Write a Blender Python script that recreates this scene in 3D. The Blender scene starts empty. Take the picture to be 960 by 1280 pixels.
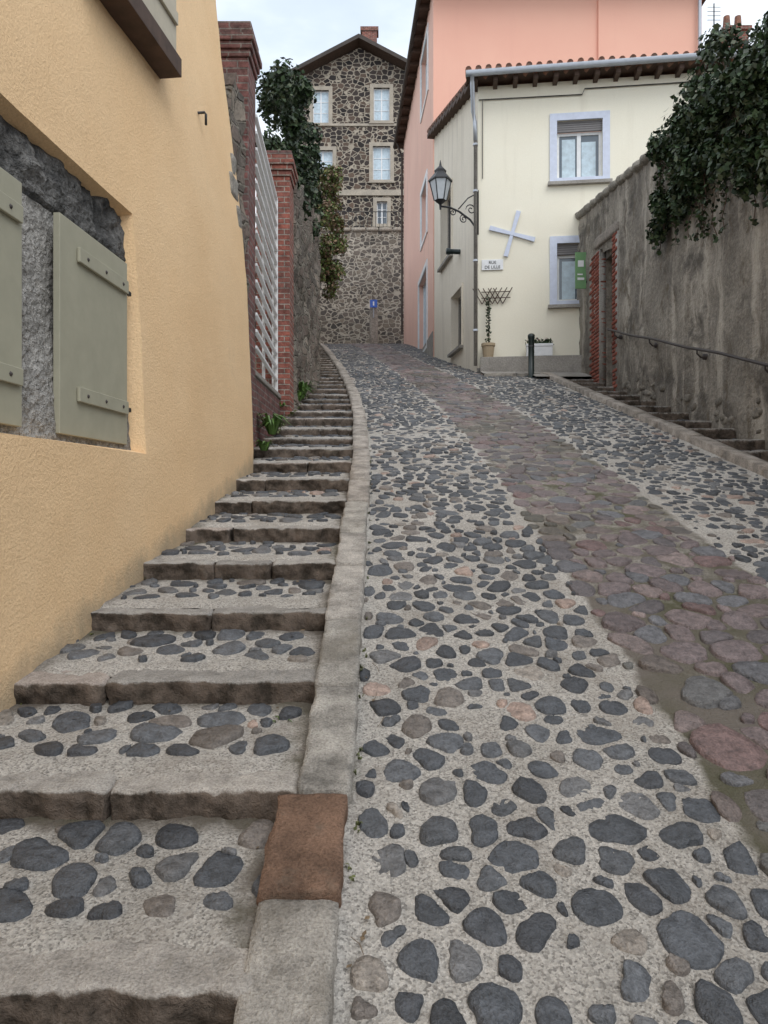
import bpy, math, random, bmesh
import numpy as np
from mathutils import Vector, noise
random.seed(7); rng=np.random.default_rng(11)
S=bpy.context.scene
EYE=1.45
def G(y):
    y=np.asarray(y,float); g=.26*y
    g=np.where(y>24, .26*y-.004*(np.minimum(y,34)-24)**2-.08*np.maximum(y-34,0), g)
    return g
def Gf(y): return float(G(y))
_cy=np.linspace(-8,46,541)
_cx=np.interp(_cy,[-8,3,6,8,11,14,16.75,20,24,34,46],[0,0,-.02,-.06,-.22,-.5,-.8,-1.2,-1.7,-3.0,-4.5])
_k=np.ones(21)/21; _cx=np.convolve(np.pad(_cx,10,mode='edge'),_k,mode='valid')
def c(y): return np.interp(y,_cy,_cx)
def nz(x,y,z=0,s=1): return noise.noise(Vector((x*s,y*s,z*s)))

# ---------------------------------------------------------------- materials
class NT:
    def __init__(s,name):
        s.m=bpy.data.materials.new(name); s.m.use_nodes=True; s.t=s.m.node_tree; s.n=s.t.nodes
        s.b=s.n['Principled BSDF']; s.tc=s.n.new('ShaderNodeTexCoord'); s.co=s.tc.outputs['Object']
    def l(s,a,b): s.t.links.new(a,b)
    def noise(s,scale,detail=6,rough=.6,co=None):
        n=s.n.new('ShaderNodeTexNoise'); n.inputs['Scale'].default_value=scale; n.inputs['Detail'].default_value=min(detail,5)
        n.inputs['Roughness'].default_value=rough; s.l(co or s.co,n.inputs['Vector']); return n.outputs['Fac']
    def ramp(s,f,stops):
        r=s.n.new('ShaderNodeValToRGB'); e=r.color_ramp.elements
        while len(e)<len(stops): e.new(.5)
        for i,(p,cc) in enumerate(stops):
            e[i].position=p; e[i].color=(cc,cc,cc,1) if isinstance(cc,(int,float)) else (*cc,1)
        s.l(f,r.inputs[0]); return r.outputs[0]
    def mix(s,f,a,b,mode='MIX'):
        m=s.n.new('ShaderNodeMix'); m.data_type='RGBA'; m.blend_type=mode
        for v,i in ((f,m.inputs[0]),(a,m.inputs[6]),(b,m.inputs[7])):
            if isinstance(v,(int,float)): i.default_value=v
            elif isinstance(v,tuple): i.default_value=(*v,1)
            else: s.l(v,i)
        return m.outputs[2]
    def math(s,op,a,b=0):
        m=s.n.new('ShaderNodeMath'); m.operation=op
        for v,i in ((a,m.inputs[0]),(b,m.inputs[1])):
            if isinstance(v,(int,float)): i.default_value=v
            else: s.l(v,i)
        return m.outputs[0]
    def bump(s,h,dist,strength=1.0,prev=None):
        b=s.n.new('ShaderNodeBump'); b.inputs['Strength'].default_value=strength; b.inputs['Distance'].default_value=dist
        s.l(h,b.inputs['Height'])
        if prev: s.l(prev,b.inputs['Normal'])
        return b.outputs[0]
    def mapping(s,scale):
        m=s.n.new('ShaderNodeMapping'); m.inputs['Scale'].default_value=scale; s.l(s.co,m.inputs[0]); return m.outputs[0]
    def upness(s):
        g=s.n.new('ShaderNodeNewGeometry'); p=s.n.new('ShaderNodeSeparateXYZ'); s.l(g.outputs['Normal'],p.inputs[0]); return p.outputs[2]
    def attr(s):
        a=s.n.new('ShaderNodeAttribute'); a.attribute_name='col'; return a.outputs['Color']
    def fin(s,col,rough=.9,nrm=None,spec=.3,metal=0):
        if isinstance(col,tuple): s.b.inputs['Base Color'].default_value=(*col,1)
        else: s.l(col,s.b.inputs['Base Color'])
        if isinstance(rough,(int,float)): s.b.inputs['Roughness'].default_value=rough
        else: s.l(rough,s.b.inputs['Roughness'])
        s.b.inputs['Specular IOR Level'].default_value=spec; s.b.inputs['Metallic'].default_value=metal
        if nrm: s.l(nrm,s.b.inputs['Normal'])
        return s.m
def weathered(name,c1,c2,s1=1.2,s2=45,bd=.006,rough=.9,fine=.25,stain=None,stain_s=.7,st_lo=.5,st_hi=.7,streak=None,spec=.3,stk=(.52,.72,.75),extra=None,foot=None):
    t=NT(name); a=t.ramp(t.noise(s1,5),[(.35,0.),(.65,1.)])
    col=t.mix(a,c1,c2)
    f=t.noise(s2,4,.7); v=t.ramp(f,[(.3,1-fine),(.7,1+fine*.4)])
    col=t.mix(1.0,col,v,'MULTIPLY')
    if streak:
        col=t.mix(t.ramp(t.noise(1.0,6,.65,t.mapping((3.2,3.2,.28))),[(stk[0],0.),(stk[1],stk[2])]),col,streak)
    if stain: col=t.mix(t.ramp(t.noise(stain_s,8,.7),[(st_lo,0.),(st_hi,.9)]),col,stain)
    if extra: col=t.mix(t.ramp(t.noise(extra[1],8,.75,t.mapping((1,1,.55))),[(extra[2],0.),(extra[3],.85)]),col,extra[0])
    if foot: # splash dirt near the ground, stored as a vertex attribute
        q=t.n.new('ShaderNodeSeparateColor'); t.l(t.attr(),q.inputs[0])
        col=t.mix(t.ramp(t.math('ADD',q.outputs[0],t.math('MULTIPLY',t.math('SUBTRACT',t.noise(7,6,.7),.5),1.0)),[(.45,0.),(1.,.75)]),col,foot)
    n=t.bump(f,bd); n=t.bump(t.noise(s1*3,6),bd*2.5,.6,n)
    return t.fin(col,rough,n,spec)
def plain(name,col,rough=.5,metal=0,spec=.5,var=.12):
    t=NT(name); f=t.noise(9,6); v=t.ramp(f,[(.3,1-var),(.7,1+var*.3)])
    return t.fin(t.mix(1.0,col,v,'MULTIPLY'),rough,t.bump(f,.001),spec,metal)
def attrmat(name,rough=.6,fine=.35,s1=18,s2=90,bd=.003,spec=.4,moss=None,side=None,mlo=.55,bmul=2.2,pits=False):
    t=NT(name)
    f=t.noise(s1,6,.65); v=t.ramp(f,[(.3,1-fine),(.5,1.),(.72,1+fine)])
    col=t.mix(1.0,t.attr(),v,'MULTIPLY')
    g=t.noise(s2,3,.7); col=t.mix(1.0,col,t.ramp(g,[(.3,.62),(.7,1.3)]),'MULTIPLY')
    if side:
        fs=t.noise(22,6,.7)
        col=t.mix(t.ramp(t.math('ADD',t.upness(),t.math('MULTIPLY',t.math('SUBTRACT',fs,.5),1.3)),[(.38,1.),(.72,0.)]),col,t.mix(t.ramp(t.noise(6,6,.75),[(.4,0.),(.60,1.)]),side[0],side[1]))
    if moss:
        m=t.ramp(t.noise(2.3,8,.75),[(mlo,0.),(mlo+.18,.75)])
        col=t.mix(m,col,moss)
    n=t.bump(g,bd); n=t.bump(f,bd*bmul,.8,n)
    return t.fin(col,t.ramp(f,[(.3,rough-.12),(.7,rough+.15)]),n,spec)
def rubble(name,scale,stones,mortar,lo=.03,hi=.075,bd=.03,stretch=(1,1,1.35),dirt=.25,warp=.35,rand=.8):
    t=NT(name); m=t.mapping(tuple(scale*k for k in stretch))
    w=t.n.new('ShaderNodeTexNoise'); w.inputs['Scale'].default_value=1.8; t.l(m,w.inputs['Vector'])
    add=t.n.new('ShaderNodeVectorMath'); add.operation='MULTIPLY_ADD'; t.l(w.outputs['Color'],add.inputs[0]); add.inputs[1].default_value=(warp,warp,warp); t.l(m,add.inputs[2])
    def vor(feat):
        v=t.n.new('ShaderNodeTexVoronoi'); v.feature=feat; v.inputs['Scale'].default_value=1; v.inputs['Randomness'].default_value=rand; t.l(add.outputs[0],v.inputs['Vector']); return v
    v1=vor('F1'); v2=vor('DISTANCE_TO_EDGE')
    sep=t.n.new('ShaderNodeSeparateColor'); t.l(v1.outputs['Color'],sep.inputs[0])
    n=len(stones); sc=t.ramp(sep.outputs[0],[((i)/(n-1),s) for i,s in enumerate(stones)])
    fn=t.noise(25,5,.7); sc=t.mix(1.0,sc,t.ramp(fn,[(.3,.65),(.7,1.25)]),'MULTIPLY')
    ed=t.math('ADD',v2.outputs['Distance'],t.math('MULTIPLY',t.math('SUBTRACT',t.noise(9,4,.7),.5),.12))
    mask=t.ramp(ed,[(lo,0.),(hi,1.)])
    mo=t.mix(t.ramp(t.noise(1.1,7,.7),[(.35,0.),(.7,1.)]),mortar,tuple(k*.7 for k in mortar))
    col=t.mix(mask,mo,sc)
    col=t.mix(t.ramp(t.noise(.5,7,.7),[(.45,0.),(.75,dirt)]),col,(.06,.06,.05))
    nn=t.bump(mask,bd); nn=t.bump(fn,bd*.35,1,nn)
    return t.fin(col,.9,nn,.2)
def brickmat(name,c1,c2,mortar,dirt=.5):
    t=NT(name); s=t.n.new('ShaderNodeSeparateXYZ'); t.l(t.co,s.inputs[0])
    u=t.math('ADD',s.outputs[0],s.outputs[1]); cb=t.n.new('ShaderNodeCombineXYZ'); t.l(u,cb.inputs[0]); t.l(s.outputs[2],cb.inputs[1])
    b=t.n.new('ShaderNodeTexBrick'); t.l(cb.outputs[0],b.inputs['Vector']); b.inputs['Scale'].default_value=1
    b.inputs['Brick Width'].default_value=.21; b.inputs['Row Height'].default_value=.072; b.inputs['Mortar Size'].default_value=.008
    b.inputs['Mortar Smooth'].default_value=.3
    b.inputs['Color1'].default_value=(*c1,1); b.inputs['Color2'].default_value=(*c2,1); b.inputs['Mortar'].default_value=(*mortar,1)
    f=t.noise(14,7,.75); col=t.mix(1.0,b.outputs['Color'],t.ramp(f,[(.3,.45),(.7,1.5)]),'MULTIPLY')
    col=t.mix(t.ramp(t.noise(2.2,6,.7),[(.48,0.),(.7,dirt)]),col,(.13,.11,.10))
    nn=t.bump(t.math('SUBTRACT',1,b.outputs['Fac']),.02); nn=t.bump(f,.015,1,nn)
    return t.fin(col,.9,nn,.2)

M={}
M['yellow']=weathered('yellow_render',(.85,.585,.33),(.90,.645,.385),.9,75,.007,.92,.12,stain=(.68,.48,.28),stain_s=.9,st_lo=.60,st_hi=.85,foot=(.40,.32,.22))
M['cream']=weathered('cream_render',(.86,.81,.67),(.88,.84,.71),.6,60,.003,.92,.05,streak=(.70,.65,.53),stk=(.58,.8,.5))
M['cream2']=weathered('cream_side_render',(.80,.73,.61),(.86,.79,.67),.9,40,.004,.92,.1,streak=(.55,.49,.41),stk=(.5,.75,.6))
M['pink']=weathered('pink_render',(.83,.46,.355),(.86,.50,.385),.4,60,.002,.92,.04,streak=(.77,.42,.33),stk=(.58,.8,.5))
M['pink2']=weathered('pink_side_render',(.80,.51,.42),(.85,.56,.46),.5,60,.003,.92,.06,streak=(.66,.43,.36))
M['oldgrey']=weathered('old_cement_render',(.37,.335,.285),(.20,.18,.155),1.1,22,.03,.95,.4,stain=(.10,.09,.078),stain_s=1.4,st_lo=.52,st_hi=.64,streak=(.50,.455,.39),stk=(.5,.64,.8),extra=((.14,.115,.085),3.5,.55,.66))
M['cement']=weathered('cement',(.40,.375,.34),(.29,.27,.245),2,35,.008,.95,.3)
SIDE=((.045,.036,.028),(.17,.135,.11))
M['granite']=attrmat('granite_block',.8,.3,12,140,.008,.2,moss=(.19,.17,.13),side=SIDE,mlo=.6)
M['plainstone']=attrmat('rough_stone',.85,.4,14,70,.006,.2)
M['brickblock']=attrmat('old_brick_block',.9,.45,20,90,.006,.15,moss=(.2,.15,.12),mlo=.6)
M['kerb']=attrmat('kerb_stone',.85,.5,7,130,.010,.2,moss=(.17,.15,.12),mlo=.55)
M['cobble']=attrmat('river_cobble',.47,.45,26,110,.006,.5)
M['lstone']=weathered('light_dressed_stone',(.50,.44,.36),(.38,.34,.285),2,30,.01,.95,.3)
M['greystone']=weathered('window_stone',(.30,.29,.275),(.13,.128,.125),1.6,24,.05,.95,.6,stain=(.06,.06,.06),stain_s=3.2,st_lo=.5,st_hi=.58)
M['concrete']=weathered('jamb_concrete',(.52,.50,.47),(.34,.325,.30),3,36,.025,.95,.5,stain=(.20,.19,.175),stain_s=5,st_lo=.55,st_hi=.66)
M['basalt']=rubble('basalt_rubble',3.2,[(.025,.023,.024),(.06,.048,.044),(.038,.033,.033),(.15,.105,.08),(.05,.043,.042)],(.44,.385,.31),.05,.10,.03,dirt=.2,warp=.3)
M['retain']=rubble('retaining_rubble',3.9,[(.08,.075,.07),(.20,.17,.145),(.10,.09,.085),(.27,.23,.185),(.13,.115,.10)],(.54,.49,.415),.05,.10,.04,dirt=.2,warp=.3)
M['darkwall']=rubble('old_rubble_wall',4.8,[(.13,.115,.10),(.25,.21,.18),(.17,.13,.11),(.33,.28,.23),(.10,.09,.08)],(.30,.27,.225),.03,.12,.06,dirt=.35)
M['brick']=brickmat('old_brick',(.33,.115,.085),(.20,.085,.07),(.34,.30,.26),.45)
M['brickd']=brickmat('dark_brick',(.235,.105,.095),(.15,.08,.075),(.24,.21,.19),.55)
M['shutter']=plain('sage_shutter_paint',(.385,.37,.28),.55,var=.1)
M['iron']=plain('black_iron',(.015,.015,.017),.45)
M['rust']=plain('dark_rail_iron',(.05,.04,.038),.6)
M['white']=plain('white_paint',(.80,.81,.82),.5)
M['bluew']=plain('blue_white_paint',(.62,.67,.80),.6)
M['wood']=plain('brown_wood',(.085,.05,.035),.75,var=.4)
M['beige']=plain('beige_paint',(.52,.47,.37),.7)
M['zinc']=plain('zinc_gutter',(.50,.53,.58),.4,metal=.6)
M['tile']=weathered('roof_tile',(.36,.17,.11),(.22,.13,.10),3,20,.01,.9,.4,stain=(.16,.13,.11),stain_s=2)
M['slate']=weathered('dark_roof',(.07,.06,.055),(.10,.085,.075),2,20,.01,.9,.3)
M['glass']=plain('window_glass',(.10,.13,.16),.08,spec=.9)
M['lampglass']=plain('lamp_glass',(.45,.48,.50),.15,spec=.8)
M['curtain']=plain('pale_curtain',(.56,.68,.76),.5,var=.25)
M['dark']=plain('dark_interior',(.05,.047,.045),.9)
M['green']=plain('green_sign_paint',(.17,.33,.15),.45)
M['dgreen']=plain('bollard_paint',(.012,.022,.020),.4)
M['blue']=plain('blue_sign_paint',(.03,.12,.55),.4)
M['pot']=plain('clay_pot',(.42,.33,.22),.8)
M['greyroll']=plain('roller_shutter',(.20,.19,.19),.6)
M['leaf']=attrmat('leaves',.5,.2,30,90,.0005,.4)
M['twig']=plain('dry_twig',(.16,.12,.08),.9)
M['terrain']=weathered('terrain_soil',(.10,.10,.06),(.16,.13,.09),1,20,.03)
# road mortar
t=NT('road_mortar')
f1=t.noise(1.3,7,.7); base=t.mix(t.ramp(f1,[(.35,0.),(.65,1.)]),(.52,.49,.45),(.40,.375,.34))
v=t.n.new('ShaderNodeTexVoronoi'); v.inputs['Scale'].default_value=170; t.l(t.co,v.inputs['Vector'])
sp=t.n.new('ShaderNodeSeparateColor'); t.l(v.outputs['Color'],sp.inputs[0])
base=t.mix(1.0,base,t.ramp(sp.outputs[0],[(0.,.5),(.35,.92),(1.,1.25)]),'MULTIPLY')
f2=t.noise(70,6,.75); base=t.mix(1.0,base,t.ramp(f2,[(.3,.72),(.6,1.1)]),'MULTIPLY')
base=t.mix(t.ramp(t.noise(3.2,7,.75),[(.48,0.),(.75,.65)]),base,(.25,.215,.18))
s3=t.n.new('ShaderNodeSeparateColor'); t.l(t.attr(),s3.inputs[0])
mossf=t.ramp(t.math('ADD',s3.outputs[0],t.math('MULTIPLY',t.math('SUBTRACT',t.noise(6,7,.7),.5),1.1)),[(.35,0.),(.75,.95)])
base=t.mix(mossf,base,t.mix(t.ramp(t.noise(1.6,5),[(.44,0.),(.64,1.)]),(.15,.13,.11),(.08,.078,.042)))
nn=t.bump(v.outputs['Distance'],.003,.7); nn=t.bump(f2,.012,1,nn)
M['mortar']=t.fin(base,.92,nn,.25)

# ---------------------------------------------------------------- builders
Zv=Vector((0,0,1))
class Fr:
    def __init__(s,p0,p1):
        s.o=Vector((p0[0],p0[1],0)); d=Vector((p1[0]-p0[0],p1[1]-p0[1],0)); s.L=d.length; s.u=d.normalized()
        s.n=s.u.cross(Zv)
    def P(s,a,b,w=0): return s.o+s.u*a+Zv*b+s.n*w
W0=Fr((0,0),(1,0))
class MB:
    def __init__(s): s.v=[];s.f=[];s.m=[];s.c=[];s.ml=[]
    def mi(s,k):
        if k not in s.ml: s.ml.append(k)
        return s.ml.index(k)
    def face(s,pts,k,col=(0,.5,.5)):
        i=len(s.v); s.v+= [tuple(p) for p in pts]; s.c+=[col]*len(pts); s.f.append(list(range(i,i+len(pts)))); s.m.append(s.mi(k))
    def box(s,F,a0,a1,b0,b1,w0,w1,k,col=(0,.5,.5)):
        i=len(s.v)
        for a in (a0,a1):
            for b in (b0,b1):
                for w in (w0,w1): s.v.append(tuple(F.P(a,b,w))); s.c.append(col)
        for q in ((0,1,3,2),(4,6,7,5),(0,4,5,1),(2,3,7,6),(0,2,6,4),(1,5,7,3)):
            s.f.append([i+j for j in q]); s.m.append(s.mi(k))
    def wbox(s,x0,x1,y0,y1,z0,z1,k,col=(0,.5,.5)): s.box(W0,x0,x1,z0,z1,-y1,-y0,k,col)
    def wall(s,F,a0,a1,b0,b1,holes,depth,k,kr=None):
        A=sorted({a0,a1,*[h[0] for h in holes],*[h[1] for h in holes]}); B=sorted({b0,b1,*[h[2] for h in holes],*[h[3] for h in holes]})
        for i in range(len(A)-1):
            for j in range(len(B)-1):
                ca=(A[i]+A[i+1])/2; cb=(B[j]+B[j+1])/2
                if any(h[0]<ca<h[1] and h[2]<cb<h[3] for h in holes): continue
                s.face([F.P(A[i],B[j]),F.P(A[i+1],B[j]),F.P(A[i+1],B[j+1]),F.P(A[i],B[j+1])],k)
        for h in holes:
            x0,x1,y0,y1=h; c4=[(x0,y0),(x1,y0),(x1,y1),(x0,y1)]
            for q in range(4):
                p,r=c4[q],c4[(q+1)%4]
                s.face([F.P(*p),F.P(*r),F.P(*r,-depth),F.P(*p,-depth)],kr or k)
    def tube(s,pts,r,k,n=8,r2=None,cap=True,col=(.5,.5,.5)):
        pts=[Vector(p) for p in pts]; i0=len(s.v); N=len(pts)
        for i,p in enumerate(pts):
            d=(pts[min(i+1,N-1)]-pts[max(i-1,0)]).normalized()
            a=d.cross(Zv) if abs(d.z)<.95 else d.cross(Vector((1,0,0)))
            a.normalize(); b=d.cross(a)
            rr=r if r2 is None else r+(r2-r)*i/(N-1)
            if isinstance(r,(list,tuple)): rr=r[i]
            for q in range(n):
                th=2*math.pi*q/n; s.v.append(tuple(p+a*math.cos(th)*rr+b*math.sin(th)*rr)); s.c.append(col)
        for i in range(N-1):
            for q in range(n):
                s.f.append([i0+i*n+q,i0+i*n+(q+1)%n,i0+(i+1)*n+(q+1)%n,i0+(i+1)*n+q]); s.m.append(s.mi(k))
        if cap:
            s.f.append([i0+q for q in range(n)]); s.m.append(s.mi(k)); s.f.append([i0+(N-1)*n+q for q in range(n)]); s.m.append(s.mi(k))
    def block(s,cen,dim,yaw,slope,k,col,n=5,amp=.008,p=9,seed=0,ay=1.0):
        cy,sy=math.cos(yaw),math.sin(yaw); cs,ss=math.cos(slope),math.sin(slope); idx={}
        if isinstance(n,int): n=(n,n,n)
        def V(i,j,l):
            key=(i,j,l)
            if key in idx: return idx[key]
            q=[2*t/m-1 for t,m in zip(key,n)]; nn=(abs(q[0])**p+abs(q[1])**p+abs(q[2])**p)**(1/p)
            w=[t/nn for t in q]; P=[w[0]*dim[0]/2,w[1]*dim[1]/2,w[2]*dim[2]/2]
            g=cen; N=noise.noise_vector(Vector(((P[0]+g[0])*9+seed,(P[1]+g[1])*9,(P[2]+g[2])*9)))*amp+noise.noise_vector(Vector(((P[0]+g[0])*28+seed,(P[1]+g[1])*28,(P[2]+g[2])*28)))*amp*.6
            x,y,z=P[0]+N[0],P[1]+N[1]*(ay if q[1]<0 else 1),P[2]+N[2]*.5
            y,z=y*cs-z*ss,y*ss+z*cs
            x,y=x*cy-y*sy,x*sy+y*cy
            s.v.append((cen[0]+x,cen[1]+y,cen[2]+z)); s.c.append(col); idx[key]=len(s.v)-1; return idx[key]
        K=s.mi(k)
        for fx in (0,1):
            r=1 if fx else -1
            for a in range(n[1]):
                for b in range(n[2]): X=fx*n[0]; s.f.append([V(X,a,b),V(X,a+1,b),V(X,a+1,b+1),V(X,a,b+1)][::r]); s.m.append(K)
            for a in range(n[0]):
                for b in range(n[2]): X=fx*n[1]; s.f.append([V(a,X,b),V(a,X,b+1),V(a+1,X,b+1),V(a+1,X,b)][::r]); s.m.append(K)
            for a in range(n[0]):
                for b in range(n[1]): X=fx*n[2]; s.f.append([V(a,b,X),V(a+1,b,X),V(a+1,b+1,X),V(a,b+1,X)][::r]); s.m.append(K)
    def arr(s,V,F,C,k):
        i=len(s.v); s.v+=V.tolist(); s.c+=C.tolist(); s.f+=(F+i).tolist(); s.m+=[s.mi(k)]*len(F)
    def obj(s,name,parent=None,smooth=False,bevel=0):
        me=bpy.data.meshes.new(name); me.from_pydata(s.v,[],s.f)
        for k in s.ml: me.materials.append(M[k])
        me.polygons.foreach_set('material_index',s.m)
        ca=me.color_attributes.new('col','FLOAT_COLOR','POINT')
        C=np.ones((len(s.v),4),np.float32); C[:,:3]=np.array(s.c,np.float32).reshape(-1,3); ca.data.foreach_set('color',C.ravel())
        if smooth: me.polygons.foreach_set('use_smooth',[True]*len(s.f))
        me.update(); o=bpy.data.objects.new(name,me); S.collection.objects.link(o)
        if parent: o.parent=parent
        if bevel:
            b=o.modifiers.new('bevel','BEVEL'); b.width=bevel; b.segments=2; b.limit_method='ANGLE'
        return o
def empty(name):
    e=bpy.data.objects.new(name,None); S.collection.objects.link(e); return e

def cobbles(mb,u0,u1,v0,v1,su,sv,mapfn,colfn,gap=.018,A=16,jit=.4,shr=(.8,1.0),drop=.03,k='cobble',H=.012,wt=.25,el=.3,smooth=1):
    C=max(1,int(round((u1-u0)/su))); R=max(1,int(round((v1-v0)/sv))); su=(u1-u0)/C; sv=(v1-v0)/R
    I,J=np.meshgrid(np.arange(-2,C+2),np.arange(-2,R+2),indexing='ij')
    X=u0+(I+.5+.5*(J%2)-.25)*su+rng.uniform(-jit,jit,I.shape)*su; Y=v0+(J+.5)*sv+rng.uniform(-jit,jit,I.shape)*sv
    Wt=rng.uniform(-wt,wt,I.shape)*su*sv
    sl=(slice(2,-2),slice(2,-2)); x=X[sl].ravel(); y=Y[sl].ravel(); w=Wt[sl].ravel(); n=len(x)
    th=np.linspace(0,2*np.pi,A,endpoint=False); cu,cv=np.cos(th),np.sin(th)
    r=np.full((n,A),1e3)
    for di in range(-2,3):
        for dj in range(-2,3):
            if di==0 and dj==0: continue
            q_=(slice(2+di,X.shape[0]-2+di),slice(2+dj,X.shape[1]-2+dj)); xs=X[q_].ravel(); ys=Y[q_].ravel(); ws=Wt[q_].ravel()
            dx,dy=xs-x,ys-y; D=dx*dx+dy*dy; t_=np.maximum((D+w-ws)/2,D*.15)
            dot=dx[:,None]*cu+dy[:,None]*cv
            r=np.minimum(r,np.where(dot>1e-5,(t_-gap/2*np.sqrt(D))[:,None]/np.maximum(dot,1e-5),1e3))
    for (b,sgn,ax,cc) in ((u1,1,x,cu),(u0,-1,x,cu),(v1,1,y,cv),(v0,-1,y,cv)):
        dd=np.maximum((b-ax)*sgn,.004); q=cc*sgn
        r=np.minimum(r,np.where(q>1e-4,dd[:,None]/np.maximum(q,1e-4),1e3))
    rm=np.median(r,axis=1,keepdims=True); r=np.clip(r,.004,rm*1.4)
    phi=rng.uniform(0,np.pi,(n,1)); ee=el*rng.random((n,1)); r=r*(1-ee*np.cos(th-phi)**2)
    for _ in range(smooth): r=.2*np.roll(r,1,1)+.6*r+.2*np.roll(r,-1,1)
    r*=rng.uniform(shr[0],shr[1],(n,1)); ns=rng.normal(0,.06,r.shape); ns=.5*ns+.5*np.roll(ns,1,1); r*=1+ns
    ok=(rng.random(n)>drop)&(rm[:,0]>.012)
    x,y,r=x[ok],y[ok],r[ok]; n=len(x)
    if n==0: return
    col=colfn(x,y,n)
    prof=[(1.0,-.014),(.965,.4*H),(.87,.85*H),(.5,H*1.0)]
    hh=rng.uniform(.45,1.3,(n,1)); tx=rng.normal(0,.07,(n,1)); ty=rng.normal(0,.07,(n,1))
    Vs=[];K=len(prof)
    for q,(s_,h_) in enumerate(prof):
        px=r*s_*cu; py=r*s_*cv; Xq=x[:,None]+px; Yq=y[:,None]+py
        x3,y3,z3=mapfn(Xq,Yq)
        hz=h_*(hh if h_>0 else 1)+ (px*tx+py*ty if h_>0 else 0)+(rng.normal(0,.0016,px.shape) if h_>0 else 0)
        Vs.append(np.stack([x3,y3,z3+hz],-1))
    x3,y3,z3=mapfn(x[:,None],y[:,None]); Vs.append(np.stack([x3,y3,z3+H*1.03*hh],-1))
    V=np.concatenate(Vs,1); nv=V.shape[1]; base=np.arange(n)[:,None]*nv
    i=np.arange(A); j=(i+1)%A
    Q=np.concatenate([np.stack([q*A+i,q*A+j,(q+1)*A+j,(q+1)*A+i],-1) for q in range(K-1)])
    T=np.stack([(K-1)*A+i,(K-1)*A+j,np.full(A,K*A)],-1)
    Cc=np.repeat(col,nv,0).reshape(-1,3); Vf=V.reshape(-1,3)
    i0=len(mb.v); mb.v+=Vf.tolist(); mb.c+=Cc.tolist()
    mb.f+=(Q[None]+base[:,:,None]+i0).reshape(-1,4).tolist(); nf=n*len(Q)
    mb.f+=(T[None]+base[:,:,None]+i0).reshape(-1,3).tolist(); nf+=n*len(T); mb.m+=[mb.mi(k)]*nf

def palette(cols,probs,var=.2):
    cols=np.array(cols); probs=np.array(probs)/sum(probs)
    def f(x,y,n):
        return cols[rng.choice(len(cols),n,p=probs)]*rng.uniform(1-var,1+var,(n,1))
    return f
GREY=palette([(.068,.074,.084),(.096,.102,.112),(.054,.058,.066),(.135,.135,.138),(.16,.14,.125),(.33,.245,.205),(.26,.23,.20)],[34,26,18,9,7,2.5,3.5])
_BR=palette([(.145,.115,.115),(.18,.14,.137),(.115,.10,.103),(.225,.175,.165),(.125,.125,.135),(.16,.105,.10)],[28,24,16,10,16,10],.16)
def BROWN(x,y,n):
    cc=_BR(x,y,n); m=np.clip(np.array([nz(a,b,9,1.1) for a,b in zip(x,y)])*1.8-.1+np.clip((3.9-y)/6,0,.35)+np.clip((x-1.75)*.5,0,.15),0,.6)[:,None]
    return cc*(1-m)+np.array([.085,.08,.05])*m

# ---------------------------------------------------------------- road
def roadz(x,y): return G(y)-.045
ys=[-4.0]
while ys[-1]<36: ys.append(ys[-1]+(.04 if 1<ys[-1]<5 else .08 if ys[-1]<9 else .2))
e_st=empty('cobblestone_street')
mb=MB(); V=[];C=[];NU=80
for y in ys:
    cc=float(c(y)); g=Gf(y)-.045; xr_=3.36 if y<15.0 else 4.3
    for q in range(NU+1):
        x=(-.13+cc)+(xr_-(-.13+cc))*q/NU; u=x-cc
        V.append((x,y,g+.005*nz(u,y,0,4)+.008*nz(u,y,3,1.2)))
        b=max(0,min(1,(.55-abs(u-1.53)+.04*nz(u,y,1,3))/.06)); e=max(0,1-(u+.13)/.10)*.5+(max(0,1-(3.3-x)/.1)*.45 if y<15 else 0)
        C.append((max(b*(.62+.3*max(0,min(1,(5-y)/3))),e),0,0))
nu=NU+1; F=np.array([[i*nu+j,i*nu+j+1,(i+1)*nu+j+1,(i+1)*nu+j] for i in range(len(ys)-1) for j in range(nu-1)])
mb.arr(np.array(V),F,np.array(C),'mortar'); mb.obj('mortar_bed',e_st,smooth=True)
mapr=lambda u,v:(u+c(v),v,roadz(u,v))
mb=MB()
for (y0,y1,s) in ((-2,7,1.0),(7,16,1.05),(16,33.5,1.2)):
    cobbles(mb,-.09,.99,y0,y1,.104*s,.088*s,mapr,GREY,gap=.012,shr=(.80,1.04),A=20 if y0<7 else 12,wt=.5)
    cobbles(mb,.985,2.06,y0,y1,.150*s,.138*s,mapr,BROWN,gap=.010,shr=(.93,1.02),H=.014,A=18 if y0<7 else 12,drop=.01,el=.08,wt=.45)
    cobbles(mb,2.06,3.27 if y1<17 else 3.6,y0,y1,.104*s,.088*s,mapr,GREY,gap=.012,shr=(.80,1.04),A=18 if y0<7 else 12,wt=.5)
mapx=lambda x,y:(x,y,roadz(x,y))
for y in np.arange(8,14.8,.6):
    cobbles(mb,3.27+float(c(y)),3.27,y,y+.6,.11,.095,mapx,GREY,gap=.015,shr=(.74,1.02),A=12,wt=.4)
mb.obj('cobbles',e_st,smooth=True)

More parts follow.
